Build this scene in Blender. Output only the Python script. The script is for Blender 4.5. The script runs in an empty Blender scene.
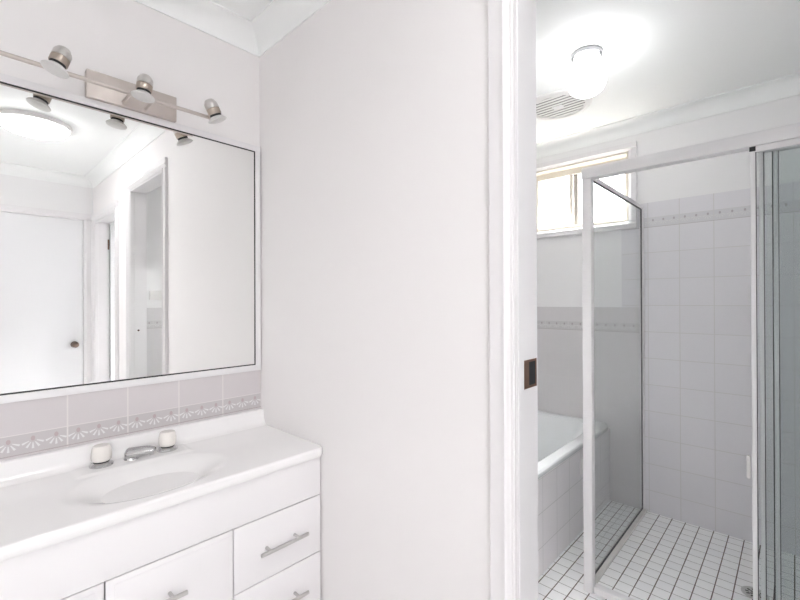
import bpy, bmesh, math, random
from mathutils import Vector, Matrix
sc = bpy.context.scene
PI = math.pi
COL = sc.collection

# ------------------------------------------------------------------ camera
FOC, YAW, ROLL = 422.5, math.radians(43.07), math.radians(0.2)
PITCH = math.radians(0.16)
CAM = Vector((1.638, -0.893, 1.28))
cd = bpy.data.cameras.new('camera')
cam = bpy.data.objects.new('camera', cd)
COL.objects.link(cam)
cd.sensor_fit = 'HORIZONTAL'
cd.sensor_width = 36
cd.lens = FOC / 800 * 36
cd.clip_start = 0.02
cam.matrix_world = (Matrix.Translation(CAM) @ Matrix.Rotation(YAW, 4, 'Z')
                    @ Matrix.Rotation(PI / 2 + PITCH, 4, 'X') @ Matrix.Rotation(-ROLL, 4, 'Z'))
sc.camera = cam
sc.cycles.diffuse_bounces = 8
sc.cycles.transparent_max_bounces = 16

# ------------------------------------------------------------------ view, sky, daylight
vs = sc.view_settings
vs.view_transform = 'Standard'
vs.look = 'None'
vs.gamma = 1
vs.use_curve_mapping = False
vs.exposure = 1.4
W = bpy.data.worlds.new('sky')
sc.world = W
W.use_nodes = True
bg = W.node_tree.nodes['Background']
bg.inputs[0].default_value = (1.0, 1.0, 1.0, 1)
bg.inputs[1].default_value = 3.0
# overcast sky above, dimmer ground below the horizon
wt = W.node_tree
tc, sx_, mr, mxw = (wt.nodes.new(k) for k in ('ShaderNodeTexCoord', 'ShaderNodeSeparateXYZ', 'ShaderNodeMapRange', 'ShaderNodeMix'))
mxw.data_type = 'RGBA'
wt.links.new(tc.outputs['Generated'], sx_.inputs[0])
wt.links.new(sx_.outputs[2], mr.inputs[0])
mr.inputs[1].default_value, mr.inputs[2].default_value = -0.04, 0.04
wt.links.new(mr.outputs[0], mxw.inputs[0])
mxw.inputs[6].default_value = (0.34, 0.34, 0.335, 1)
mxw.inputs[7].default_value = (1, 1, 1, 1)
wt.links.new(mxw.outputs[2], bg.inputs[0])


def area(name, loc, rot, sx, sy, power, col=(1, 1, 1)):
    l = bpy.data.lights.new(name, 'AREA')
    l.shape = 'RECTANGLE'
    l.size, l.size_y = sx, sy
    l.energy = power
    l.color = col
    o = bpy.data.objects.new(name, l)
    o.location = loc
    o.rotation_euler = rot
    COL.objects.link(o)
    return o


# wide sun lamp added to brighten the bathroom, high on its window's side
sl = bpy.data.lights.new('bathroom_fill_sun', 'SUN')
sl.energy = 52
sl.angle = math.radians(75)
so = bpy.data.objects.new('bathroom_fill_sun', sl)
so.rotation_euler = Vector((0.55, -0.8, -1.05)).to_track_quat('-Z', 'Y').to_euler()
COL.objects.link(so)
# sky light enters by the high bathroom window and unseen openings added to light hall and next room;
# a portal in each guides the sampling (portals give no light of their own)
for nm, loc, rot, sx, sy in (('portal_hall', (2.315, -2.36, 1.35), (PI / 2, 0, 0), 0.23, 0.7),
                             ('portal_side', (3.06, -1.725, 1.50), (PI / 2, 0, PI / 2), 0.95, 1.1),
                             ('portal_bathroom', (0.55, 2.12, 1.99), (-PI / 2, 0, 0), 0.66, 0.43),
                             ('portal_bedroom', (2.5, 1.72, 1.3), (-PI / 2, 0, 0), 0.5, 0.7)):
    p_ = area(nm, loc, rot, sx, sy, 1)
    p_.data.cycles.is_portal = True


# ------------------------------------------------------------------ node helpers / materials
class NT:
    def __init__(self, name):
        self.m = bpy.data.materials.new(name)
        self.m.use_nodes = True
        self.t = self.m.node_tree
        self.b = self.t.nodes['Principled BSDF']

    def new(self, k):
        return self.t.nodes.new(k)

    def link(self, a, b):
        self.t.links.new(a, b)

    def setin(self, sock, v):
        if isinstance(v, (int, float)):
            sock.default_value = v
        elif isinstance(v, tuple):
            sock.default_value = v if len(v) == 4 or len(sock.default_value) == 3 else (*v, 1)
        else:
            self.link(v, sock)

    def f(self, op, a, b=None, c=None):
        n = self.new('ShaderNodeMath')
        n.operation = op
        for i, v in enumerate((a, b, c)):
            if v is not None:
                self.setin(n.inputs[i], v)
        return n.outputs[0]

    def mix(self, fac, a, b):
        n = self.new('ShaderNodeMix')
        n.data_type = 'RGBA'
        self.setin(n.inputs[0], fac)
        self.setin(n.inputs[6], a)
        self.setin(n.inputs[7], b)
        return n.outputs[2]

    def pos(self):
        g = self.new('ShaderNodeNewGeometry')
        s = self.new('ShaderNodeSeparateXYZ')
        self.link(g.outputs['Position'], s.inputs[0])
        return s.outputs

    def noise(self, scale, detail=3):
        g = self.new('ShaderNodeNewGeometry')
        n = self.new('ShaderNodeTexNoise')
        n.inputs['Scale'].default_value = scale
        n.inputs['Detail'].default_value = detail
        self.link(g.outputs['Position'], n.inputs['Vector'])
        return n.outputs['Fac']

    def bump(self, h, strength, dist=0.01):
        n = self.new('ShaderNodeBump')
        n.inputs['Strength'].default_value = strength
        n.inputs['Distance'].default_value = dist
        self.link(h, n.inputs['Height'])
        self.link(n.outputs[0], self.b.inputs['Normal'])


def plain(name, col, rough=0.5, metal=0.0, spec=0.5, var=0.03, nscale=9, bump=0.0, bscale=250):
    n = NT(name)
    b = n.b
    c2 = tuple(max(0, x * (1 - var)) for x in col)
    if var:
        b_c = n.mix(n.noise(nscale), (*c2, 1), (*col, 1))
        n.link(b_c, b.inputs['Base Color'])
    else:
        b.inputs['Base Color'].default_value = (*col, 1)
    b.inputs['Roughness'].default_value = rough
    b.inputs['Metallic'].default_value = metal
    b.inputs['Specular IOR Level'].default_value = spec
    if bump:
        n.bump(n.noise(bscale), bump, 0.001)
    return n.m


def emit(name, col, strength, base=(0.9, 0.9, 0.9)):
    n = NT(name)
    n.b.inputs['Base Color'].default_value = (*base, 1)
    n.b.inputs['Emission Color'].default_value = (*col, 1)
    n.b.inputs['Emission Strength'].default_value = strength
    n.b.inputs['Roughness'].default_value = 0.3
    return n.m


def glass_mat(name, tint, refl=1.0):
    n = NT(name)
    n.t.nodes.remove(n.b)
    tr = n.new('ShaderNodeBsdfTransparent')
    tr.inputs[0].default_value = (*tint, 1)
    gl = n.new('ShaderNodeBsdfGlossy')
    gl.inputs['Roughness'].default_value = 0.0
    fr = n.new('ShaderNodeFresnel')
    fr.inputs[0].default_value = 1.45
    # leave total reflection at the inner faces out: the pane is thin
    g = n.new('ShaderNodeNewGeometry')
    fac = n.f('MULTIPLY', fr.outputs[0], n.f('SUBTRACT', 1.0, g.outputs['Backfacing']))
    mx = n.new('ShaderNodeMixShader')
    n.link(n.f('MULTIPLY', fac, refl), mx.inputs[0])
    n.link(tr.outputs[0], mx.inputs[1])
    n.link(gl.outputs[0], mx.inputs[2])
    n.link(mx.outputs[0], n.t.nodes['Material Output'].inputs[0])
    return n.m


def tile_mat(name, u, u0, v0, p, band, base=(0.65, 0.635, 0.645), line=0.004, motif_white=0.75,
             grout=(0.655, 0.64, 0.64), pv=None, dot_tint=(0.62, 0.58, 0.59)):
    """square wall tiles: joints at u0+k*p along axis u and v0-k*p below the border, a shell border in band"""
    n = NT(name)
    pv = pv or p
    P = n.pos()
    U, V = P[u], P[2]

    def cell(x, o, pp):
        return n.f('DIVIDE', n.f('SUBTRACT', x, o), pp)

    def joint(x, o, pp, w):
        fr = n.f('FRACT', n.f('ADD', cell(x, o, pp), 0.5))
        d = n.f('MULTIPLY', n.f('ABSOLUTE', n.f('SUBTRACT', fr, 0.5)), pp)
        return n.f('LESS_THAN', d, w / 2)

    def near(x, at, w):
        return n.f('LESS_THAN', n.f('ABSOLUTE', n.f('SUBTRACT', x, at)), w / 2)

    ju = joint(U, u0, p, line)
    jv = n.f('MULTIPLY', joint(V, v0, pv, line), n.f('LESS_THAN', V, band[0] + 0.004))
    g = n.f('MAXIMUM', ju, jv)
    g = n.f('MAXIMUM', g, near(V, band[1], 0.0025))
    inband = n.f('MULTIPLY', n.f('GREATER_THAN', V, band[0]), n.f('LESS_THAN', V, band[1]))
    # tone of each tile
    wn = n.new('ShaderNodeTexWhiteNoise')
    wn.noise_dimensions = '2D'
    cx = n.new('ShaderNodeCombineXYZ')
    n.link(n.f('FLOOR', cell(U, u0, p)), cx.inputs[0])
    n.link(n.f('FLOOR', cell(V, v0, pv)), cx.inputs[1])
    n.link(cx.outputs[0], wn.inputs['Vector'])
    dk = tuple(c * 0.97 for c in base)
    body = n.mix(wn.outputs['Value'], (*dk, 1), (*base, 1))
    body = n.mix(n.f('MULTIPLY', n.noise(60, 4), 0.25), body, (base[0] * 1.1, base[1] * 1.07, base[2] * 1.08, 1))
    # the shell motif, three to a border tile
    bc = tuple(c * 0.88 for c in base)
    h = band[1] - band[0]
    mu = n.f('MULTIPLY', n.f('SUBTRACT', n.f('FRACT', cell(U, u0, p / 3)), 0.5), p / 3)
    mv = n.f('SUBTRACT', V, band[0] + h * 0.66)
    r = n.f('SQRT', n.f('ADD', n.f('MULTIPLY', mu, mu), n.f('MULTIPLY', mv, mv)))
    th = n.f('ARCTAN2', mu, n.f('MULTIPLY', mv, -1.0))
    pet = n.f('GREATER_THAN', n.f('COSINE', n.f('MULTIPLY', th, 11.0)), 0.35)
    pet = n.f('MULTIPLY', pet, n.f('LESS_THAN', n.f('ABSOLUTE', th), 1.45))
    pet = n.f('MULTIPLY', pet, n.f('LESS_THAN', r, h * 0.46))
    pet = n.f('MULTIPLY', pet, n.f('GREATER_THAN', r, h * 0.16))
    pet = n.f('MULTIPLY', pet, inband)
    mv2 = n.f('SUBTRACT', mv, h * 0.05)
    r2 = n.f('SQRT', n.f('ADD', n.f('MULTIPLY', mu, mu), n.f('MULTIPLY', mv2, n.f('MULTIPLY', mv2, 0.5))))
    dot = n.f('MULTIPLY', n.f('LESS_THAN', r2, h * 0.088), inband)
    c = n.mix(inband, body, (*bc, 1))
    c = n.mix(pet, c, (motif_white, motif_white, motif_white, 1))
    c = n.mix(dot, c, (base[0] * dot_tint[0], base[1] * dot_tint[1], base[2] * dot_tint[2], 1))
    c = n.mix(g, c, (*grout, 1))
    c = n.mix(near(V, band[0], 0.0035), c, (base[0] * 0.7, base[1] * 0.67, base[2] * 0.66, 1))
    n.link(c, n.b.inputs['Base Color'])
    n.link(n.f('ADD', n.f('MULTIPLY', g, 0.4), 0.28), n.b.inputs['Roughness'])
    n.bump(n.f('SUBTRACT', n.f('MULTIPLY', pet, 0.5), g), 0.35, 0.002)
    return n.m


def mosaic_mat(name, x0, y0, p):
    n = NT(name)
    P = n.pos()

    def dist(x, o):
        c = n.f('DIVIDE', n.f('SUBTRACT', x, o), p)
        fr = n.f('FRACT', n.f('ADD', c, 0.5))
        return n.f('MULTIPLY', n.f('ABSOLUTE', n.f('SUBTRACT', fr, 0.5)), p), n.f('FLOOR', c)

    dx, ix = dist(P[0], x0)
    dy, iy = dist(P[1], y0)
    wx = n.f('ADD', 0.0014, n.f('MULTIPLY', n.noise(6, 2), 0.0016))
    gx = n.f('LESS_THAN', dx, wx)
    gy = n.f('LESS_THAN', dy, 0.0015)
    wn = n.new('ShaderNodeTexWhiteNoise')
    wn.noise_dimensions = '2D'
    cx = n.new('ShaderNodeCombineXYZ')
    n.link(ix, cx.inputs[0])
    n.link(iy, cx.inputs[1])
    n.link(cx.outputs[0], wn.inputs['Vector'])
    body = n.mix(wn.outputs['Value'], (0.89, 0.89, 0.90, 1), (0.94, 0.94, 0.94, 1))
    dirt = n.noise(7, 3)
    c = n.mix(gy, body, n.mix(dirt, (0.20, 0.18, 0.17, 1), (0.42, 0.39, 0.37, 1)))
    c = n.mix(gx, c, n.mix(dirt, (0.10, 0.085, 0.08, 1), (0.24, 0.20, 0.18, 1)))
    n.link(c, n.b.inputs['Base Color'])
    g = n.f('MAXIMUM', gx, gy)
    n.link(n.f('ADD', n.f('MULTIPLY', g, 0.45), 0.3), n.b.inputs['Roughness'])
    n.bump(n.f('MULTIPLY', g, -1.0), 0.4, 0.002)
    return n.m


M = dict(
    wall=plain('wall_paint', (0.855, 0.835, 0.835), 0.62, var=0.02, nscale=2, bump=0.06),
    wall_bath=plain('bathroom_wall_paint', (0.85, 0.845, 0.85), 0.55, var=0.02, nscale=2, bump=0.06),
    ceil=plain('ceiling_paint', (0.90, 0.915, 0.91), 0.7, var=0.02, nscale=2, bump=0.05),
    trim=plain('trim_gloss_paint', (0.80, 0.785, 0.795), 0.28, var=0.02, nscale=3),
    door=plain('door_gloss_paint', (0.80, 0.80, 0.815), 0.3, var=0.02, nscale=3),
    cabinet=plain('cabinet_gloss_white', (0.84, 0.825, 0.835), 0.22, var=0.015, nscale=3),
    marble=plain('cultured_marble_white', (0.90, 0.89, 0.89), 0.12, var=0.03, nscale=5),
    nickel=plain('brushed_nickel', (0.62, 0.565, 0.53), 0.45, metal=1.0, var=0.1, nscale=40),
    satin=plain('satin_handle_metal', (0.62, 0.61, 0.60), 0.33, metal=1.0, var=0.06, nscale=40),
    chrome=plain('chrome', (0.58, 0.58, 0.585), 0.16, metal=1.0, var=0.0),
    bronze=plain('aged_bronze', (0.30, 0.17, 0.12), 0.38, metal=0.8, var=0.25, nscale=60),
    darkbronze=plain('dark_bronze', (0.16, 0.12, 0.10), 0.3, metal=0.9, var=0.2, nscale=60),
    black=plain('black_rubber_and_hole_shade', (0.02, 0.02, 0.022), 0.5, var=0.1, nscale=30),
    seal=plain('grey_seal', (0.06, 0.06, 0.065), 0.5, var=0.1, nscale=30),
    alu=plain('white_powder_coat', (0.80, 0.79, 0.80), 0.3, var=0.02, nscale=5),
    winalu=plain('cream_window_frame', (0.68, 0.64, 0.575), 0.4, var=0.03, nscale=5),
    greyalu=plain('grey_window_stile', (0.30, 0.285, 0.27), 0.4, var=0.03, nscale=5),
    steel=plain('dull_steel', (0.62, 0.62, 0.61), 0.5, metal=0.4, var=0.1, nscale=40),
    ringmetal=plain('lamp_gallery_chrome', (0.30, 0.30, 0.31), 0.3, metal=1.0, var=0.1, nscale=30),
    bandmetal=plain('spot_band_nickel', (0.50, 0.43, 0.37), 0.32, metal=1.0, var=0.15, nscale=60),
    capmetal=plain('spot_cap_chrome', (0.72, 0.70, 0.68), 0.28, metal=1.0, var=0.15, nscale=60),
    enamel=plain('white_bath_enamel', (0.83, 0.85, 0.86), 0.12, var=0.015, nscale=4),
    plastic=plain('white_plastic', (0.80, 0.79, 0.78), 0.4, var=0.02, nscale=6),
    fanback=plain('fan_housing_grey', (0.22, 0.22, 0.21), 0.6, var=0.05, nscale=10),
    tapwhite=plain('tap_white_acrylic', (0.82, 0.785, 0.75), 0.2, var=0.02, nscale=12),
    frosted=plain('frosted_lamp_glass', (0.68, 0.67, 0.655), 0.35, var=0.08, nscale=200),
    grime=plain('stained_white_sealant', (0.80, 0.78, 0.76), 0.5, var=0.2, nscale=18),
    hallfloor=plain('hall_vinyl', (0.80, 0.785, 0.78), 0.5, var=0.1, nscale=5),
    globe=emit('lit_opal_glass', (1.0, 1.0, 1.0), 5.0),
    oyster=emit('lit_oyster_diffuser', (1.0, 1.0, 1.0), 9.5),
    glass=glass_mat('shower_glass', (0.915, 0.93, 0.93)),
    winglass=glass_mat('window_glass', (0.97, 0.97, 0.97), 0.5),
)
n_ = NT('mirror_silver')
n_.b.inputs['Base Color'].default_value = (0.93, 0.935, 0.925, 1)
n_.b.inputs['Metallic'].default_value = 1
n_.b.inputs['Roughness'].default_value = 0.0
M['mirror'] = n_.m
TP = 0.1615
M['tile_van'] = tile_mat('vanity_splashback_tile', 1, -0.001, 0.842, 0.1605, (0.842, 0.900), base=(0.62, 0.588, 0.598), motif_white=0.74, dot_tint=(0.78, 0.67, 0.68), grout=(0.72,0.69,0.68))
M['tile_low'] = tile_mat('bath_wall_tile', 0, 1.150 - 5 * TP, 1.082, TP, (1.082, 1.139), motif_white=0.70)
M['tile_high'] = tile_mat('shower_wall_tile', 0, 1.150, 1.728, TP, (1.722, 1.779), motif_white=0.71, pv=0.1596, base=(0.74, 0.73, 0.76))
M['tile_side'] = tile_mat('bathroom_side_wall_tile', 1, 0.17, 1.082, TP, (1.082, 1.139), motif_white=0.70)
M['tile_panel'] = tile_mat('bath_panel_tile', 1, 1.50, 0.45, TP, (2.0, 2.1), base=(0.82, 0.795, 0.81))
M['mosaic'] = mosaic_mat('floor_mosaic', 1.042, 1.461, 0.0655)


# ------------------------------------------------------------------ mesh helpers
def BM():
    return bmesh.new()


def box(bm, x0, x1, y0, y1, z0, z1, bev=0.0, seg=2):
    vs_ = [bm.verts.new((x, y, z)) for x in (x0, x1) for y in (y0, y1) for z in (z0, z1)]
    fs = [bm.faces.new([vs_[i] for i in q]) for q in
          ((0, 1, 3, 2), (4, 6, 7, 5), (0, 4, 5, 1), (2, 3, 7, 6), (0, 2, 6, 4), (1, 5, 7, 3))]
    if bev:
        es = list({e for f in fs for e in f.edges})
        bmesh.ops.bevel(bm, geom=es, offset=bev, segments=seg, profile=0.5, affect='EDGES')
    return bm


def frame_of(axis):
    a = Vector(axis).normalized()
    t = Vector((0, 0, 1)) if abs(a.z) < 0.9 else Vector((1, 0, 0))
    e1 = a.cross(t).normalized()
    return a, e1, a.cross(e1).normalized()


def lathe(bm, origin, axis, prof, seg=32, mod=None, cap=True):
    """prof: list of (radius, distance along axis)"""
    o = Vector(origin)
    a, e1, e2 = frame_of(axis)
    rings = []
    for r_, d in prof:
        ring = []
        for i in range(seg):
            t = 2 * PI * i / seg
            rr = r_ * (mod(t, d) if mod else 1)
            ring.append(bm.verts.new(o + a * d + e1 * (rr * math.cos(t)) + e2 * (rr * math.sin(t))))
        rings.append(ring)
    for p, q in zip(rings, rings[1:]):
        for i in range(seg):
            bm.faces.new((p[i], p[(i + 1) % seg], q[(i + 1) % seg], q[i]))
    if cap:
        bm.faces.new(rings[0][::-1])
        bm.faces.new(rings[-1])
    return bm


def tube(bm, pts, rad, seg=16, squash=1.0, side=(0, 1, 0)):
    """tube through pts; rad number or list; cross-section squashed along the normal"""
    pts = [Vector(p) for p in pts]
    n = len(pts)
    rs = rad if isinstance(rad, (list, tuple)) else [rad] * n
    rings = []
    s0 = Vector(side)
    for i, p in enumerate(pts):
        d = (pts[min(i + 1, n - 1)] - pts[max(i - 1, 0)]).normalized()
        s = (s0 - d * s0.dot(d))
        s = s.normalized() if s.length > 1e-4 else d.orthogonal().normalized()
        u_ = d.cross(s)
        rings.append([bm.verts.new(p + s * (rs[i] * math.cos(2 * PI * k / seg)) + u_ * (rs[i] * squash * math.sin(2 * PI * k / seg)))
                      for k in range(seg)])
    for a, b in zip(rings, rings[1:]):
        for k in range(seg):
            bm.faces.new((a[k], a[(k + 1) % seg], b[(k + 1) % seg], b[k]))
    bm.faces.new(rings[0][::-1])
    bm.faces.new(rings[-1])
    return bm


def prism(bm, poly, p0, ex, ey, ez, length):
    """poly [(a,b)] in plane (ex,ey) at p0 swept along ez"""
    p0, ex, ey, ez = Vector(p0), Vector(ex), Vector(ey), Vector(ez)
    A = [bm.verts.new(p0 + ex * a + ey * b) for a, b in poly]
    B = [bm.verts.new(p0 + ex * a + ey * b + ez * length) for a, b in poly]
    k = len(poly)
    bm.faces.new(A[::-1])
    bm.faces.new(B)
    for i in range(k):
        bm.faces.new((A[i], A[(i + 1) % k], B[(i + 1) % k], B[i]))
    return bm


def root_loc(o):
    v = Vector((0, 0, 0))
    while o is not None:
        v += Vector(o.location)
        o = o.parent
    return v


def obj(name, bm, mat, parent=None, smooth=None, origin=None):
    bmesh.ops.recalc_face_normals(bm, faces=bm.faces)
    me = bpy.data.meshes.new(name)
    o = bpy.data.objects.new(name, me)
    off = Vector((0, 0, 0))
    if parent is not None:
        o.parent = parent
        off = root_loc(parent)
    elif origin is not None:
        o.location = origin
        off = Vector(origin)
    bmesh.ops.translate(bm, verts=bm.verts, vec=-off)
    bm.to_mesh(me)
    bm.free()
    me.materials.append(M[mat])
    if smooth:
        me.shade_smooth()
        if smooth != 'all':
            try:
                me.set_sharp_from_angle(angle=math.radians(35))
            except Exception:
                pass
    COL.objects.link(o)
    return o


def thing(name, label, cat, loc, group=None):
    o = bpy.data.objects.new(name, None)
    o.empty_display_size = 0.05
    o.location = loc
    COL.objects.link(o)
    return tag(o, label, cat, group)


def tag(o, label, cat, group=None):
    o['label'] = label
    o['category'] = cat
    if group:
        o['group'] = group
    return o


def struct(name, bm, mat, parent=None, smooth=None):
    o = obj(name, bm, mat, parent, smooth)
    if parent is None:
        o['kind'] = 'structure'
    return o


# ------------------------------------------------------------------ the setting
CZ = 2.385            # ceiling
FY = 2.005            # far bathroom wall (tile face)
RX = 1.95             # right bathroom wall
EX = 3.0              # hall end wall
WT = 0.10             # dividing wall thickness
struct('floor', box(BM(), -0.12, 3.12, -2.45, 0.055, -0.08, 0.0), 'hallfloor')
struct('floor_bathroom', box(BM(), -0.12, 3.12, 0.0551, 2.15, -0.08, 0.0), 'mosaic')
struct('ceiling', box(BM(), -0.12, 3.12, -2.45, 2.15, CZ, CZ + 0.08), 'ceil')
wl = struct('wall_left', box(BM(), -0.12, 0.0, -2.45, 2.15, 0, CZ), 'wall')
struct('tile_splashback', box(BM(), 0.0, 0.007, -2.0, -0.0005, 0.836, 0.996), 'tile_van', wl)
# dividing wall with the bathroom doorway and the second doorway
D1a, D1b, D1z = 1.172, 1.862, 2.075
D2a, D2b, D2z = 2.215, 2.935, 2.005
b = BM()
box(b, 0.0, D1a - 0.013, 0, WT, 0, CZ)
box(b, D1a - 0.013, D1b + 0.013, 0, WT, D1z + 0.013, CZ)
box(b, D1b + 0.013, D2a, 0, WT, 0, CZ)
box(b, D2a, D2b, 0, WT, D2z, CZ)
box(b, D2b, EX, 0, WT, 0, CZ)
struct('wall_center', b, 'wall')
# hall end wall with its closed door, rear wall; both have unseen openings added for fill light
b = BM()
EDa, EDb, EDz = -0.845, -0.071, 2.010
box(b, EX, EX + 0.12, -1.25, EDa, 0, CZ)
box(b, EX, EX + 0.12, -2.45, -2.2, 0, CZ)
box(b, EX, EX + 0.12, -2.2, -1.25, 0, 0.95)
box(b, EX, EX + 0.12, -2.2, -1.25, 2.05, CZ)
box(b, EX, EX + 0.12, EDb, 2.15, 0, CZ)
box(b, EX, EX + 0.12, EDa, EDb, EDz, CZ)
struct('wall_right', b, 'wall_bath')
b = BM()
box(b, 0.0, 2.2, -2.40, -2.30, 0, CZ)
box(b, 2.43, EX, -2.40, -2.30, 0, CZ)
box(b, 2.2, 2.43, -2.40, -2.30, 1.70, CZ)
box(b, 2.2, 2.43, -2.40, -2.30, 0, 1.0)
struct('wall_rear', b, 'wall')
# bathroom far wall with the window hole, right wall
WX0, WX1, WZ0, WZ1 = 0.215, 0.885, 1.772, 2.212
b = BM()
box(b, 0.0, WX0, FY + .006, FY + 0.13, 0, CZ)
box(b, WX1, RX, FY + .006, FY + 0.13, 0, CZ)
box(b, WX0, WX1, FY + .006, FY + 0.13, 0, WZ0)
box(b, WX0, WX1, FY + .006, FY + 0.13, WZ1, CZ)
wf = struct('wall_far', b, 'wall_bath')
b = BM()
box(b, 0.0, 0.9455, FY, FY + 0.006, 0, 1.237)
struct('tile_bath_surround', b, 'tile_low', wf)
b = BM()
box(b, 0.9456, RX, FY, FY + 0.006, 0, 1.73)
box(b, 0.841, 0.9455, FY, FY + 0.006, 1.2371, 1.73)
box(b, 0.934, RX, FY, FY + 0.006, 1.73, 1.871)
struct('tile_shower_wall', b, 'tile_high', wf)
wbr = struct('wall_side', box(BM(), RX, RX + 0.1, WT, FY + 0.13, 0, CZ), 'wall_bath')
b = BM()
box(b, RX - 0.006, RX, WT, 1.03, 0, 1.237)
struct('tile_side_wall', b, 'tile_side', wbr)
b = BM()
box(b, RX - 0.006, RX, 1.0301, FY, 0, 1.871)
struct('tile_shower_side', b, 'tile_side', wbr)


def cove(name, p, along, out, length, mat='ceil'):
    s = 0.080
    poly = [(0, 0), (0, -s), (0.006, -s)]
    for i in range(1, 8):
        t = i / 8 * PI / 2
        poly.append((0.006 + (s - 0.006) * (1 - math.cos(t)), -s + (s - 0.006) * math.sin(t)))
    poly += [(s, -0.006), (s, 0)]
    return struct(name, prism(BM(), poly, p, out, (0, 0, 1), along, length), mat, smooth=True)


cove('trim_1', (0, -2.3, CZ), (0, 1, 0), (1, 0, 0), 2.3)
cove('trim_2', (0, 0, CZ), (1, 0, 0), (0, -1, 0), EX)
cove('trim_3', (EX, -2.3, CZ), (0, 1, 0), (-1, 0, 0), 2.3)
cove('trim_4', (0, FY + .006, CZ), (1, 0, 0), (0, -1, 0), RX)
cove('trim_5', (RX, WT, CZ), (0, 1, 0), (-1, 0, 0), FY - WT)
cove('trim_6', (0, WT, CZ), (0, 1, 0), (1, 0, 0), FY - WT)
cove('trim_7', (0, WT, CZ), (1, 0, 0), (0, 1, 0), RX)

# architrave profile: (across, outwards); 0 is the outer edge
def arch_profile(w):
    return [(0, 0), (0, 0.015), (w * 0.02, 0.0165), (w * 0.60, 0.0165), (w * 0.63, 0.0205), (w * 0.70, 0.0205), (w * 0.74, 0.017),
            (w * 0.80, 0.015), (w * 0.86, 0.0135), (w * 0.90, 0.0105), (w * 0.97, 0.010), (w, 0.008), (w, 0)]


def architrave(name, xa, xb, ztop, w, y=0.0, zb=0.0, zbot=None):
    """on a wall facing -y: opening xa..xb, mitred corners simplified by butted lengths"""
    b = BM()
    pr = arch_profile(w)
    prism(b, pr, (xa - w, y, zb), (1, 0, 0), (0, -1, 0), (0, 0, 1), ztop - zb)
    prism(b, pr, (xb + w, y, zb), (-1, 0, 0), (0, -1, 0), (0, 0, 1), ztop - zb)
    prism(b, pr, (xa - w, y, ztop + w), (0, 0, -1), (0, -1, 0), (1, 0, 0), xb - xa + 2 * w)
    if zbot is not None:
        prism(b, pr, (xa - w, y, zbot), (0, 0, 1), (0, -1, 0), (1, 0, 0), xb - xa + 2 * w)
    return struct(name, b, 'trim', smooth=True)


def lining(name, xa, xb, zt, wall_y0, wall_y1, stop=True, th=0.012):
    """jambs and head inside an opening: stop bead towards the hall, rebate behind"""
    b = BM()
    y0, y1 = wall_y0 - 0.004, wall_y1 + 0.004
    box(b, xa, xa + th, y0, y1, 0, zt)
    box(b, xb - th, xb, y0, y1, 0, zt)
    box(b, xa, xb, y0, y1, zt - th, zt)
    if stop:
        s = 0.006
        box(b, xa + th, xa + th + s, y0, 0.024, 0, zt - th, 0.002, 1)
        box(b, xb - th - s, xb - th, y0, 0.024, 0, zt - th, 0.002, 1)
        box(b, xa + th, xb - th, y0, 0.024, zt - th - s, zt - th, 0.002, 1)
    return struct(name, b, 'trim')


lining('trim_8', D1a - 0.013, D1b + 0.013, D1z + 0.013, 0, WT)
architrave('trim_9', 1.166, 1.868, 2.082, 0.058)
lining('trim_10', D2a, D2b, D2z, 0, WT)
architrave('trim_11', D2a, D2b, D2z, 0.052)
# hall end door: leaf, architrave, knob
d1 = struct('door_1', box(BM(), EX + 0.012, EX + 0.047, EDa + 0.003, EDb - 0.003, 0.008, EDz - 0.003, 0.002, 1), 'door')
b = BM()
lathe(b, (EX + 0.012, -0.135, 0.91), (-1, 0, 0), [(0.028, 0), (0.028, 0.004), (0.012, 0.008), (0.011, 0.03), (0.02, 0.036), (0.026, 0.046), (0.025, 0.056), (0.016, 0.064), (0.004, 0.066)], 24)
obj('door_knob', b, 'darkbronze', d1, True)
b = BM()
pr = arch_profile(0.056)
prism(b, pr, (EX, EDb + 0.056, 0), (0, -1, 0), (-1, 0, 0), (0, 0, 1), EDz)
prism(b, pr, (EX, EDa - 0.056, 0), (0, 1, 0), (-1, 0, 0), (0, 0, 1), EDz)
prism(b, pr, (EX, EDa - 0.056, EDz + 0.056), (0, 0, -1), (-1, 0, 0), (0, 1, 0), EDb - EDa + 0.112)
struct('trim_12', b, 'trim', smooth=True)
# the second doorway's leaf, swung open into the next room
d2 = struct('door_2', box(BM(), D2b - 0.052, D2b - 0.016, WT + 0.008, WT + 0.70, 0.01, D2z - 0.02, 0.002, 1), 'door')
b = BM()
for zc in (1.80, 0.25):
    tube(b, [(D2b - 0.026, WT - 0.004, zc - 0.045), (D2b - 0.026, WT - 0.004, zc + 0.045)], 0.006, 10)
obj('hinge', b, 'bronze', d2, True)
b = BM()
box(b, RX + 0.1, 2.25, 1.65, 1.75, 0, CZ)
box(b, 2.75, EX, 1.65, 1.75, 0, CZ)
box(b, 2.25, 2.75, 1.65, 1.75, 0, 0.95)
box(b, 2.25, 2.75, 1.65, 1.75, 1.65, CZ)
struct('wall_back', b, 'wall_bath')  # unseen opening added in this wall to light the open door

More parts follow.
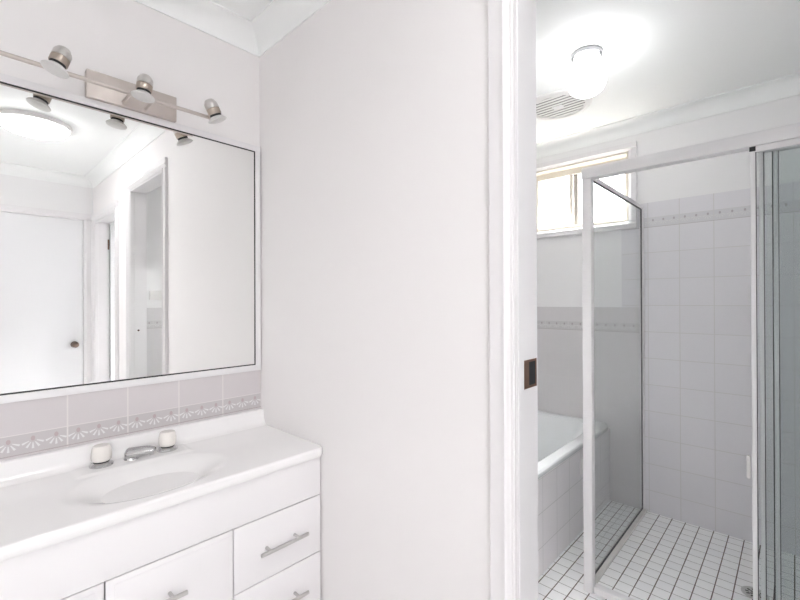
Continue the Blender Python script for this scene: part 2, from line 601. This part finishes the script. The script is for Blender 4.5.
# bathroom window: architrave, reveal, aluminium frame, two sashes
architrave('trim_13', WX0, WX1, WZ1, 0.046, FY, WZ0 - 0.0, None)
b = BM()
prism(b, arch_profile(0.046), (WX0 - 0.046, FY, WZ0 - 0.046), (0, 0, 1), (0, -1, 0), (1, 0, 0), WX1 - WX0 + 0.092)
struct('trim_14', b, 'trim', smooth=True)
b = BM()
t = 0.012
box(b, WX0, WX0 + t, FY, FY + .128, WZ0, WZ1)
box(b, WX1 - t, WX1, FY, FY + .128, WZ0, WZ1)
box(b, WX0 + t, WX1 - t, FY, FY + .128, WZ0, WZ0 + t)
box(b, WX0 + t, WX1 - t, FY, FY + .128, WZ1 - t, WZ1)
struct('trim_15', b, 'winalu')
y0, y1 = FY + 0.075, FY + 0.115
xa, xb, za, zb = WX0 + t, WX1 - t, WZ0 + t, WZ1 - t
b = BM()
fw = 0.030
box(b, xa, xa + fw, y0, y1, za, zb)
box(b, xb - fw, xb, y0, y1, za, zb)
box(b, xa + fw, xb - fw, y0, y1, za, za + fw * .8)
box(b, xa + fw, xb - fw, y0, y1, zb - fw * 1.3, zb)
win = struct('window_1', b, 'winalu')
xm = 0.497
b = BM()
box(b, xm - 0.010, xm + 0.012, y0 + 0.003, y0 + 0.018, za + fw * .8, zb - fw * 1.3)
obj('sash_stile', b, 'winalu', win)
b = BM()
box(b, xm + 0.0125, xm + 0.040, y0 + 0.020, y0 + 0.034, za + fw * .8, zb - fw * 1.3)
obj('sliding_sash_stile', b, 'greyalu', win)
obj('pane', box(BM(), xa + fw, xm - 0.010, y0 + 0.008, y0 + 0.012, za + fw * .8, zb - fw * 1.3), 'winglass', win)
obj('pane', box(BM(), xm + 0.040, xb - fw, y0 + 0.025, y0 + 0.029, za + fw * .8, zb - fw * 1.3), 'winglass', win)

# ------------------------------------------------------------------ vanity cabinet
VX = 0.425     # face of doors and drawers
VL, VR = -0.955, -0.006
van = thing('vanity_cabinet', 'white gloss vanity cabinet with bar handles under the basin top', 'cabinet', (0.2, -0.48, 0))
b = BM()
t_ = 0.016
box(b, 0.002, VX - 0.019, VL, VL + t_, 0.10, 0.7445)
box(b, 0.002, VX - 0.019, VR - t_, VR, 0.10, 0.7445)
box(b, 0.002, VX - 0.019, VL + t_, VR - t_, 0.10, 0.10 + t_)
box(b, 0.002, 0.008, VL + t_, VR - t_, 0.10 + t_, 0.7445)
box(b, 0.002, VX - 0.019, -0.326, -0.310, 0.10 + t_, 0.62)
box(b, 0.002, VX - 0.06, VL + 0.01, VR - 0.01, 0.0, 0.10)
obj('carcass', b, 'cabinet', van)
obj('false_front', box(BM(), VX - 0.018, VX, VL, VR, 0.6095, 0.7435, 0.0015, 2), 'cabinet', van, True)


def bar_handle(parent, yc, zc, x, half=0.084):
    b = BM()
    tube(b, [(x + 0.030, yc - half, zc), (x + 0.030, yc + half, zc)], 0.006, 14, side=(0, 0, 1))
    for s in (-1, 1):
        tube(b, [(x, yc + s * half * 0.60, zc), (x + 0.030, yc + s * half * 0.60, zc)], 0.0048, 12)
    return obj('handle', b, 'satin', parent, True)


zs = [(0.4125, 0.606), (0.216, 0.4095), (0.105, 0.213)]
for z0, z1 in zs:
    d = obj('drawer', box(BM(), VX - 0.018, VX, -0.316, VR, z0, z1, 0.0015, 2), 'cabinet', van, True)
    bar_handle(d, -0.161, (0.509 if z1 > .6 else z1 - 0.093 if z1 > .3 else 0.16), VX)
for ya, yb in ((-0.634, -0.3195), (VL, -0.6375)):
    b = box(BM(), VX - 0.018, VX - 0.001, ya, yb, 0.105, 0.606, 0.0015, 2)
    # routed line a little in from the edge: a proud field inside it
    box(b, VX - 0.003, VX, ya + 0.018, yb - 0.002 if yb > -.4 else yb - 0.018, 0.123, 0.592, 0.0025, 2)
    d = obj('door', b, 'cabinet', van, True)
    bar_handle(d, (ya + yb) / 2 - 0.066, 0.509, VX)

# ------------------------------------------------------------------ basin top with integral bowl
TZ = 0.776


def smooth01(t):
    t = min(1, max(0, t))
    return t * t * (3 - 2 * t)


def build_top():
    bm = BM()
    y0, y1 = -0.968, -0.0008
    ny, nx = 190, 84
    XF = 0.445
    by, bx, ay, ax = -0.488, 0.276, 0.222, 0.148

    def xfront(y):
        R = 0.022
        d = min(y1 - y, y - y0)
        return XF if d > R else XF - R + math.sqrt(max(0, R * R - (R - d) ** 2))

    def height(x, y):
        z = TZ
        # coved upstand against the wall
        if x < 0.028:
            return 0.836 - 0.003 * max(0, (x - 0.020) / 0.008) ** 2
        if x < 0.056:
            s = (0.056 - x) / 0.028
            z += 0.057 * (1 - math.sqrt(max(0, 1 - s * s))) if s < 1 else 0.057
        # low tap platform behind the bowl
        plat = smooth01((0.150 - x) / 0.018) * smooth01((0.165 - abs(y + 0.483)) / 0.02)
        z += 0.004 * plat
        r_ = math.sqrt(((y - by) / ay) ** 2 + ((x - bx) / ax) ** 2)
        if r_ < 1.0:
            s = 1 - r_
            z -= 0.068 * smooth01(s / 0.95) * smooth01(s / 0.12)
        # a shallow raised bead near the front edge
        return z

    grid = []
    sx = [0.0, 0.010, 0.020, 0.024, 0.0275, 0.0283]
    for j in range(ny + 1):
        t = j / ny
        y = y0 + (y1 - y0) * t
        row = []
        xf = xfront(y)
        for i in range(nx + 1):
            if i < len(sx):
                x = sx[i]
            else:
                x = 0.0283 + (xf - 0.006 - 0.0283) * (i - len(sx) + 1) / (nx - len(sx) + 1)
            row.append(bm.verts.new((x, y, height(x, y))))
        for k in range(1, 5):      # rounded front nose
            a = k / 4 * PI / 2
            row.append(bm.verts.new((xf - 0.006 + 0.006 * math.sin(a), y, TZ - 0.006 * (1 - math.cos(a)))))
        row.append(bm.verts.new((xf, y, 0.752)))
        row.append(bm.verts.new((xf - 0.004, y, 0.7455)))
        row.append(bm.verts.new((0.0, y, 0.7455)))
        grid.append(row)
    for a, c in zip(grid, grid[1:]):
        for i in range(len(a)):
            k = (i + 1) % len(a)
            bm.faces.new((a[i], a[k], c[k], c[i]))
    bm.faces.new(grid[0])
    bm.faces.new(grid[-1][::-1])
    return bm


top = obj('washbasin', build_top(), 'marble', None, True, origin=(0.2, -0.48, 0.7455))
tag(top, 'glossy white basin top with moulded oval bowl and upstand on the vanity', 'basin')
b = BM()
lathe(b, (0.272, -0.485, 0.7085), (0, 0, 1), [(0.024, 0), (0.024, 0.002), (0.018, 0.003), (0.016, 0.001), (0.004, 0.001)], 24)
obj('waste', b, 'chrome', top, True)


def basin_tap(y, label):
    x = 0.082
    z = TZ + 0.0042
    r_ = thing('basin_tap', label, 'tap', (x, y, z), 'basin taps')
    b = BM()
    lathe(b, (x, y, z), (0, 0, 1), [(0.031, 0), (0.0315, 0.003), (0.029, 0.007), (0.022, 0.010), (0.020, 0.012)], 32)
    obj('flange', b, 'chrome', r_, True)
    b = BM()
    lathe(b, (x, y, z + 0.0115), (0, 0, 1), [(0.021, 0), (0.021, 0.004)], 24)
    obj('gap_shade_ring', b, 'black', r_, True)  # black ring painted for the shaded gap between flange and handle
    b = BM()
    lathe(b, (x, y, z + 0.015), (0, 0, 1),
          [(0.022, 0), (0.0255, 0.003), (0.0268, 0.012), (0.0262, 0.026), (0.0245, 0.038), (0.0225, 0.044), (0.0195, 0.0465), (0.006, 0.047)],
          60, mod=lambda t, d: 1 + 0.055 * (abs(math.cos(2.5 * t)) ** 0.7 - 0.6))
    h = obj('handle', b, 'tapwhite', r_, True)
    return r_


basin_tap(-0.572, 'white lobed basin tap on chrome flange, left of the chrome spout')
basin_tap(-0.385, 'white lobed basin tap on chrome flange, right of the chrome spout')
sp = thing('basin_spout', 'short chrome spout between the two white basin taps', 'tap', (0.07, -0.48, TZ))
b = BM()
B0, B1 = Vector((0.074, -0.505, TZ)), Vector((0.124, -0.436, TZ))
pts, rs = [], []
for i in range(17):
    t = i / 16
    q = B0.lerp(B1, t)
    pts.append((q.x, q.y, TZ + 0.016 + 0.012 * min(1, t * 1.25) - 0.003 * max(0, t - 0.7) / 0.3))
    rs.append((0.0235 - 0.0105 * t) * (0.55 if i == 0 else 0.85 if i == 1 else 0.82 if i == 16 else 1))
tube(b, pts, rs, 24, squash=0.92, side=(B1 - B0).cross(Vector((0, 0, 1))))
obj('spout', b, 'chrome', sp, True)
b = BM()
lathe(b, (0.084, -0.492, TZ + 0.0005), (0, 0, 1), [(0.0215, 0), (0.0215, 0.005), (0.0185, 0.010), (0.016, 0.020)], 28)
obj('base', b, 'chrome', sp, True)
b = BM()
lathe(b, (0.1185, -0.4435, TZ + 0.0225), (0.1, 0.14, -1), [(0.0105, -0.006), (0.0105, 0.006), (0.009, 0.0075), (0.0075, 0.002), (0.001, 0.002)], 20)
obj('nozzle', b, 'satin', sp, True)

# ------------------------------------------------------------------ mirror
MY0, MY1, MZ0, MZ1 = -0.955, -0.004, 0.9965, 1.924
fwid = 0.023
mir = thing('wall_mirror', 'large white framed mirror over the vanity', 'mirror', (0.0, -0.48, MZ0))
b = BM()
dp = 0.0145


def bar4(bm, y0, y1, z0, z1, w, x0, x1, bev):
    box(bm, x0, x1, y0, y1, z0, z0 + w, bev)
    box(bm, x0, x1, y0, y1, z1 - w, z1, bev)
    box(bm, x0, x1, y0, y0 + w, z0 + w * .98, z1 - w * .98, bev)
    box(bm, x0, x1, y1 - w, y1, z0 + w * .98, z1 - w * .98, bev)


bar4(b, MY0, MY1, MZ0, MZ1, fwid, 0.0075, 0.0075 + dp - 0.007, 0.0015)
box(b, 0.0005, 0.0075, MY0 + 0.002, MY1 - 0.002, 1.0, MZ1 - 0.002)
obj('frame', b, 'alu', mir, True)
b = BM()
bar4(b, MY0 + fwid - 0.001, MY1 - fwid + 0.001, MZ0 + fwid - 0.001, MZ1 - fwid + 0.001, 0.0055, 0.008, 0.0125, 0)
obj('edge_strip', b, 'black', mir)
obj('mirror_glass', box(BM(), 0.008, 0.0115, MY0 + fwid, MY1 - fwid, MZ0 + fwid, MZ1 - fwid), 'mirror', mir)

# ------------------------------------------------------------------ spotlight bar
BX, BZ = 0.115, 1.937
bar = thing('spotlight_bar', 'brushed nickel spotlight bar on the wall above the mirror', 'wall lamp', (0.0, -0.467, 1.966))
obj('backplate', box(BM(), 0.0005, 0.030, -0.598, -0.336, 1.923, 2.009, 0.0012, 2), 'nickel', bar, True)
b = BM()
tube(b, [(BX, -0.95, BZ), (BX, -0.236, BZ)], 0.0062, 16, side=(0, 0, 1))
for yy in (-0.50, -0.434):
    tube(b, [(0.029, yy, BZ), (BX, yy, BZ)], 0.005, 12)
obj('bar', b, 'nickel', bar, True)


def spot(y, tilt):
    # axis points down; tilt about x moves the lens along +y
    c = Vector((0.163, y, 1.914))           # lens centre
    ax = Vector((0.0, math.sin(tilt), -math.cos(tilt)))

    def at(d):
        return c - ax * d
    b = BM()
    lathe(b, at(0.022), -ax, [(0.0212, 0.0), (0.0222, 0.002), (0.0222, 0.019), (0.0212, 0.020)], 32)
    # swivel arm to the bar
    tube(b, [at(0.040), Vector((BX, y - math.sin(tilt) * 0.03, BZ))], 0.0055, 12)
    h = obj('spot_head', b, 'bandmetal', bar, True)
    b = BM()
    lathe(b, at(0.0422), -ax, [(0.0205, 0.0), (0.0226, 0.001), (0.0224, 0.014), (0.0205, 0.019), (0.0180, 0.0215), (0.0165, 0.0260), (0.012, 0.0295), (0.004, 0.030)], 32,
          mod=lambda t, d: 1 - 0.05 * (d > 0.0005 and d < 0.016) * (math.cos(8 * t) > 0.6))
    obj('cap', b, 'capmetal', h, True)
    b = BM()
    lathe(b, at(0.015), -ax, [(0.019, 0), (0.0195, 0.0075)], 28)
    obj('lamp_collar', b, 'black', h, True)
    b = BM()
    lathe(b, at(-0.003), -ax, [(0.004, 0.0), (0.024, 0.0008), (0.0312, 0.0035), (0.0325, 0.006), (0.031, 0.0085), (0.026, 0.013), (0.0185, 0.0185)], 36)
    obj('lamp', b, 'frosted', h, True)


spot(-0.694, math.radians(-18))
spot(-0.480, math.radians(-7))
spot(-0.246, math.radians(27))

# ------------------------------------------------------------------ hall ceiling light (seen in the mirror)
hl = thing('ceiling_light', 'round white oyster ceiling light reflected in the mirror', 'ceiling light', (1.79, -0.53, CZ))
b = BM()
lathe(b, (1.79, -0.53, CZ), (0, 0, -1), [(0.185, 0), (0.187, 0.018), (0.180, 0.024), (0.168, 0.026)], 56)
obj('rim', b, 'plastic', hl, True)
b = BM()
lathe(b, (1.79, -0.53, CZ - 0.0262), (0, 0, -1), [(0.168, 0.0), (0.160, 0.014), (0.135, 0.030), (0.09, 0.042), (0.04, 0.048), (0.003, 0.049)], 56)
obj('diffuser', b, 'oyster', hl, 'all')

# ------------------------------------------------------------------ strike plate on the bathroom door jamb
SPX = D1a - 0.001
st = thing('strike_plate', 'aged bronze strike plate let into the white door jamb', 'strike plate', (SPX, 0.07, 1.105))
b = BM()
pz0, pz1 = 1.071, 1.139
box(b, SPX - 0.001, SPX + 0.0014, 0.0275, 0.0570, pz0, pz1)
box(b, SPX - 0.001, SPX + 0.0014, 0.0910, 0.0975, pz0, pz1)
box(b, SPX - 0.001, SPX + 0.0014, 0.0571, 0.0909, pz0, pz0 + 0.006)
box(b, SPX - 0.001, SPX + 0.0014, 0.0571, 0.0909, pz1 - 0.006, pz1)
tube(b, [(SPX + 0.0012, 0.0265, pz0), (SPX + 0.0012, 0.0265, pz1)], 0.0022, 10)
obj('plate', b, 'bronze', st)
b = BM()
box(b, SPX - 0.001, SPX + 0.0009, 0.0572, 0.0908, pz0 + 0.0061, pz1 - 0.0061)
obj('latch_hole_shade', b, 'black', st)  # solid black block painted for the shade inside the hole
# small dark latch keep on the opposite jamb, seen in the mirror
b = BM()
lathe(b, (1.8635, 0.050, 1.075), (-1, 0, 0), [(0.007, 0), (0.007, 0.003), (0.004, 0.006)], 14)
tag(obj('door_stop', b, 'darkbronze', None, True, origin=(1.8635, 0.050, 1.075)), 'tiny dark stud on the white door jamb reflected in the mirror', 'door stop')

# ------------------------------------------------------------------ switch on the bathroom side wall (seen in the mirror)
sw = thing('light_switch', 'white double light switch plate above tiles, seen in mirror through doorway', 'switch', (RX, 0.20, 1.327))
obj('plate', box(BM(), RX - 0.010, RX - 0.0003, 0.145, 0.262, 1.296, 1.366, 0.003, 2), 'plastic', sw, True)
for yy in (0.183, 0.224):
    obj('rocker', box(BM(), RX - 0.014, RX - 0.0100, yy - 0.009, yy + 0.009, 1.322, 1.342, 0.0015, 2), 'plastic', sw, True)

# ------------------------------------------------------------------ bathtub
BXR, BZR = 0.768, 0.492
bt = thing('bathtub', 'white bathtub with grey tiled side panel under the high window', 'bathtub', (0.38, 1.2, 0))


def build_tub():
    bm = BM()
    X0, X1, Y0, Y1 = 0.003, BXR + 0.010, 0.33, FY - 0.001
    cx, cy = (X0 + X1) / 2, (Y0 + Y1) / 2
    n = 72

    def sup(ax, ay, zz, e, ox=0, oy=0):
        out = []
        for i in range(n):
            t = 2 * PI * (i + 0.5) / n
            c_, s_ = math.cos(t), math.sin(t)
            k = (abs(c_) ** e + abs(s_) ** e) ** (-1 / e)
            out.append(bm.verts.new((cx + ox + ax * c_ * k, cy + oy + ay * s_ * k, zz)))
        return out
    hx, hy = (X1 - X0) / 2, (Y1 - Y0) / 2
    rings = [sup(hx - .004, hy - .004, BZR - 0.030, 40), sup(hx, hy, BZR - 0.024, 40), sup(hx, hy, BZR - 0.006, 40), sup(hx - 0.005, hy - 0.004, BZR, 40),
             sup(hx - 0.058, hy - 0.055, BZR, 7), sup(hx - 0.066, hy - 0.064, BZR - 0.006, 6), sup(hx - 0.080, hy - 0.085, BZR - 0.06, 5),
             sup(hx - 0.105, hy - 0.14, BZR - 0.25, 4.5), sup(hx - 0.14, hy - 0.20, BZR - 0.35, 4), sup(hx - 0.20, hy - 0.28, BZR - 0.375, 3.5),
             sup(0.02, 0.05, BZR - 0.38, 3)]
    for a, c in zip(rings, rings[1:]):
        for i in range(n):
            bm.faces.new((a[i], a[(i + 1) % n], c[(i + 1) % n], c[i]))
    bm.faces.new(rings[-1])
    # underside: outer skin so the shell has thickness
    und = [sup(hx - 0.05, hy - 0.05, BZR - 0.032, 8), sup(hx - 0.09, hy - 0.12, BZR - 0.26, 5), sup(hx - 0.13, hy - 0.19, BZR - 0.39, 4)]
    seq = [rings[0]] + und
    for a, c in zip(seq, seq[1:]):
        for i in range(n):
            bm.faces.new((a[i], c[i], c[(i + 1) % n], a[(i + 1) % n]))
    bm.faces.new(und[-1][::-1])
    return bm


obj('tub', build_tub(), 'enamel', bt, True)
b = BM()
box(b, BXR - 0.030, BXR, 0.335, FY - 0.001, 0, BZR - 0.031)
obj('side_panel', b, 'tile_panel', bt)
b = BM()
box(b, BXR, BXR + 0.006, 1.490, 1.590, 0.318, 0.402, 0.002, 2)
for k in range(5):
    box(b, BXR + 0.006, BXR + 0.008, 1.500, 1.580, 0.332 + k * 0.013, 0.338 + k * 0.013)
obj('vent_plate', b, 'plastic', bt, True)

# ------------------------------------------------------------------ shower screen
SX, SY = 0.955, 1.035          # side glass plane, front plane
SZ = 1.862
sh = thing('shower_screen', 'white framed glass shower screen with sliding doors in bathroom corner', 'shower', (1.2, 1.3, 0))
PX0, PX1 = 0.952, 0.990
obj('corner_post', box(BM(), PX0, PX1, SY - 0.016, SY + 0.022, 0.0, SZ - 0.048, 0.003, 2), 'alu', sh, True)
obj('header', box(BM(), PX0, RX - 0.007, SY - 0.022, SY + 0.030, SZ - 0.048, SZ, 0.003, 2), 'alu', sh, True)
obj('sill_track', box(BM(), PX1, RX - 0.007, SY - 0.004, SY + 0.034, 0.0, 0.030, 0.003, 2), 'alu', sh, True)
obj('side_glass', box(BM(), SX - 0.0025, SX + 0.0025, SY + 0.022, FY - 0.022, 0.022, SZ - 0.026), 'glass', sh)
b = BM()
box(b, SX - 0.008, SX + 0.008, SY + 0.023, FY - 0.001, SZ - 0.026, SZ - 0.006, 0.001, 1)
obj('top_rail', b, 'alu', sh)
b = BM()
box(b, SX - 0.004, SX + 0.004, SY + 0.024, FY - 0.020, SZ - 0.0305, SZ - 0.0262)
box(b, SX - 0.0035, SX + 0.0035, SY + 0.024, FY - 0.020, 0.014, 0.0185)
box(b, SX - 0.0035, SX + 0.0035, FY - 0.0195, FY - 0.0145, 0.014, SZ - 0.027)
obj('glazing_seal', b, 'seal', sh)
obj('wall_channel', box(BM(), SX - 0.010, SX + 0.012, FY - 0.0140, FY - 0.0005, 0.014, SZ - 0.027), 'alu', sh)
obj('side_sill', box(BM(), SX - 0.012, SX + 0.024, SY + 0.024, FY - 0.0005, 0.0, 0.0135, 0.002, 1), 'grime', sh)


def sliding(x0, x1, y, stile, edge=True, nm='sliding_door'):
    z0, z1 = 0.034, SZ - 0.050
    b = BM()
    box(b, x0, x0 + stile, y - 0.007, y + 0.007, z0, z1, 0.002, 1)
    box(b, x1 - stile, x1, y - 0.007, y + 0.007, z0, z1, 0.002, 1)
    box(b, x0 + stile, x1 - stile, y - 0.008, y + 0.008, z0, z0 + 0.02)
    box(b, x0 + stile, x1 - stile, y - 0.008, y + 0.008, z1 - 0.02, z1)
    d = obj(nm, b, 'alu', sh, True)
    obj('pane', box(BM(), x0 + stile, x1 - stile, y - 0.0022, y + 0.0022, z0 + 0.02, z1 - 0.02), 'glass', d)
    b = BM()
    box(b, x0 + stile, x0 + stile + 0.0022, y - 0.0045, y + 0.0045, z0 + 0.02, z1 - 0.02)
    if edge:
        box(b, x0 - 0.0035, x0, y - 0.005, y + 0.005, z0 + 0.004, z1 - 0.004)
    obj('pane_seal', b, 'seal', d)
    return d


da = sliding(1.5265, 1.880, SY - 0.012, 0.0135, False)
db = sliding(1.5475, 1.900, SY + 0.006, 0.0125, False)
dc = sliding(1.5850, 1.925, SY + 0.023, 0.0125)
obj('corner_clip', box(BM(), 1.524, 1.541, SY - 0.0205, SY - 0.0192, SZ - 0.066, SZ - 0.050), 'black', da)
b = BM()
box(b, 1.511, 1.5225, SY - 0.018, SY - 0.004, 0.655, 0.735, 0.004, 2)
obj('pull_handle', b, 'plastic', da, True)

# ------------------------------------------------------------------ shower drain
dr = thing('shower_drain', 'round chrome grate floor drain on the white shower mosaic', 'drain', (1.505, 1.505, 0))
b = BM()
lathe(b, (1.505, 1.505, 0.0002), (0, 0, 1), [(0.048, 0), (0.048, 0.003), (0.040, 0.004), (0.038, 0.002)], 32)
obj('drain_rim', b, 'steel', dr, True)
b = BM()
for ring, cnt in ((0.012, 5), (0.027, 10)):
    for k in range(cnt):
        t = 2 * PI * k / cnt
        d_ = Vector((math.cos(t), math.sin(t), 0))
        o_ = Vector((1.505, 1.505, 0.0022)) + d_ * ring
        s_ = Vector((-d_.y, d_.x, 0))
        q = [o_ + d_ * 0.006 + s_ * 0.003, o_ + d_ * 0.006 - s_ * 0.003, o_ - d_ * 0.006 - s_ * 0.003, o_ - d_ * 0.006 + s_ * 0.003]
        A = [b.verts.new(p) for p in q]
        B = [b.verts.new(p + Vector((0, 0, 0.0012))) for p in q]
        b.faces.new(B)
        for i in range(4):
            b.faces.new((A[i], A[(i + 1) % 4], B[(i + 1) % 4], B[i]))
obj('grate_slot_shade', b, 'black', dr)  # raised black bars stand for the shade in the grate's slots

# ------------------------------------------------------------------ bathroom ceiling light and exhaust fan
gx, gy = 0.962, 1.058
gl = thing('ceiling_light', 'lit opal glass globe light on the bathroom ceiling', 'ceiling light', (gx, gy, CZ))
b = BM()
lathe(b, (gx, gy, CZ), (0, 0, -1), [(0.064, 0), (0.066, 0.010), (0.064, 0.018), (0.057, 0.021)], 40)
obj('base_ring', b, 'ringmetal', gl, True)
b = BM()
lathe(b, (gx, gy, CZ - 0.021), (0, 0, -1), [(0.054, 0), (0.056, 0.022), (0.068, 0.042), (0.078, 0.065), (0.082, 0.095), (0.079, 0.120), (0.068, 0.143), (0.047, 0.159), (0.020, 0.167), (0.003, 0.168)], 40)
obj('globe', b, 'globe', gl, 'all')

fx, fy = 0.665, 1.46
fan = thing('exhaust_fan', 'round white louvred exhaust fan grille on bathroom ceiling beside globe', 'fan', (fx, fy, CZ))
b = BM()
lathe(b, (fx, fy, CZ - 0.0003), (0, 0, -1), [(0.178, 0), (0.178, 0.006), (0.168, 0.014), (0.150, 0.017), (0.143, 0.013), (0.143, 0.002)], 56)
obj('rim', b, 'plastic', fan, True)
b = BM()
lathe(b, (fx, fy, CZ - 0.0005), (0, 0, -1), [(0.143, 0.0), (0.143, 0.0020)], 56)
obj('housing', b, 'fanback', fan)
b = BM()
R = 0.144
for k in range(-4, 5):
    yy = k * 0.031
    hw = math.sqrt(max(0, R * R - yy * yy)) - 0.002
    if hw > 0.02:
        prism(b, [(-0.0085, 0.0105), (0.0085, 0.0105), (0.0085, 0.0125), (-0.0085, 0.0125)], (fx - hw, fy + yy, CZ), (0, 1, 0), (0, 0, -1), (1, 0, 0), 2 * hw)
obj('louvres', b, 'plastic', fan)
b = BM()
box(b, fx - 0.028, fx + 0.028, fy - 0.02, fy + 0.02, CZ - 0.0150, CZ - 0.0122, 0.001, 1)
obj('badge', b, 'alu', fan)
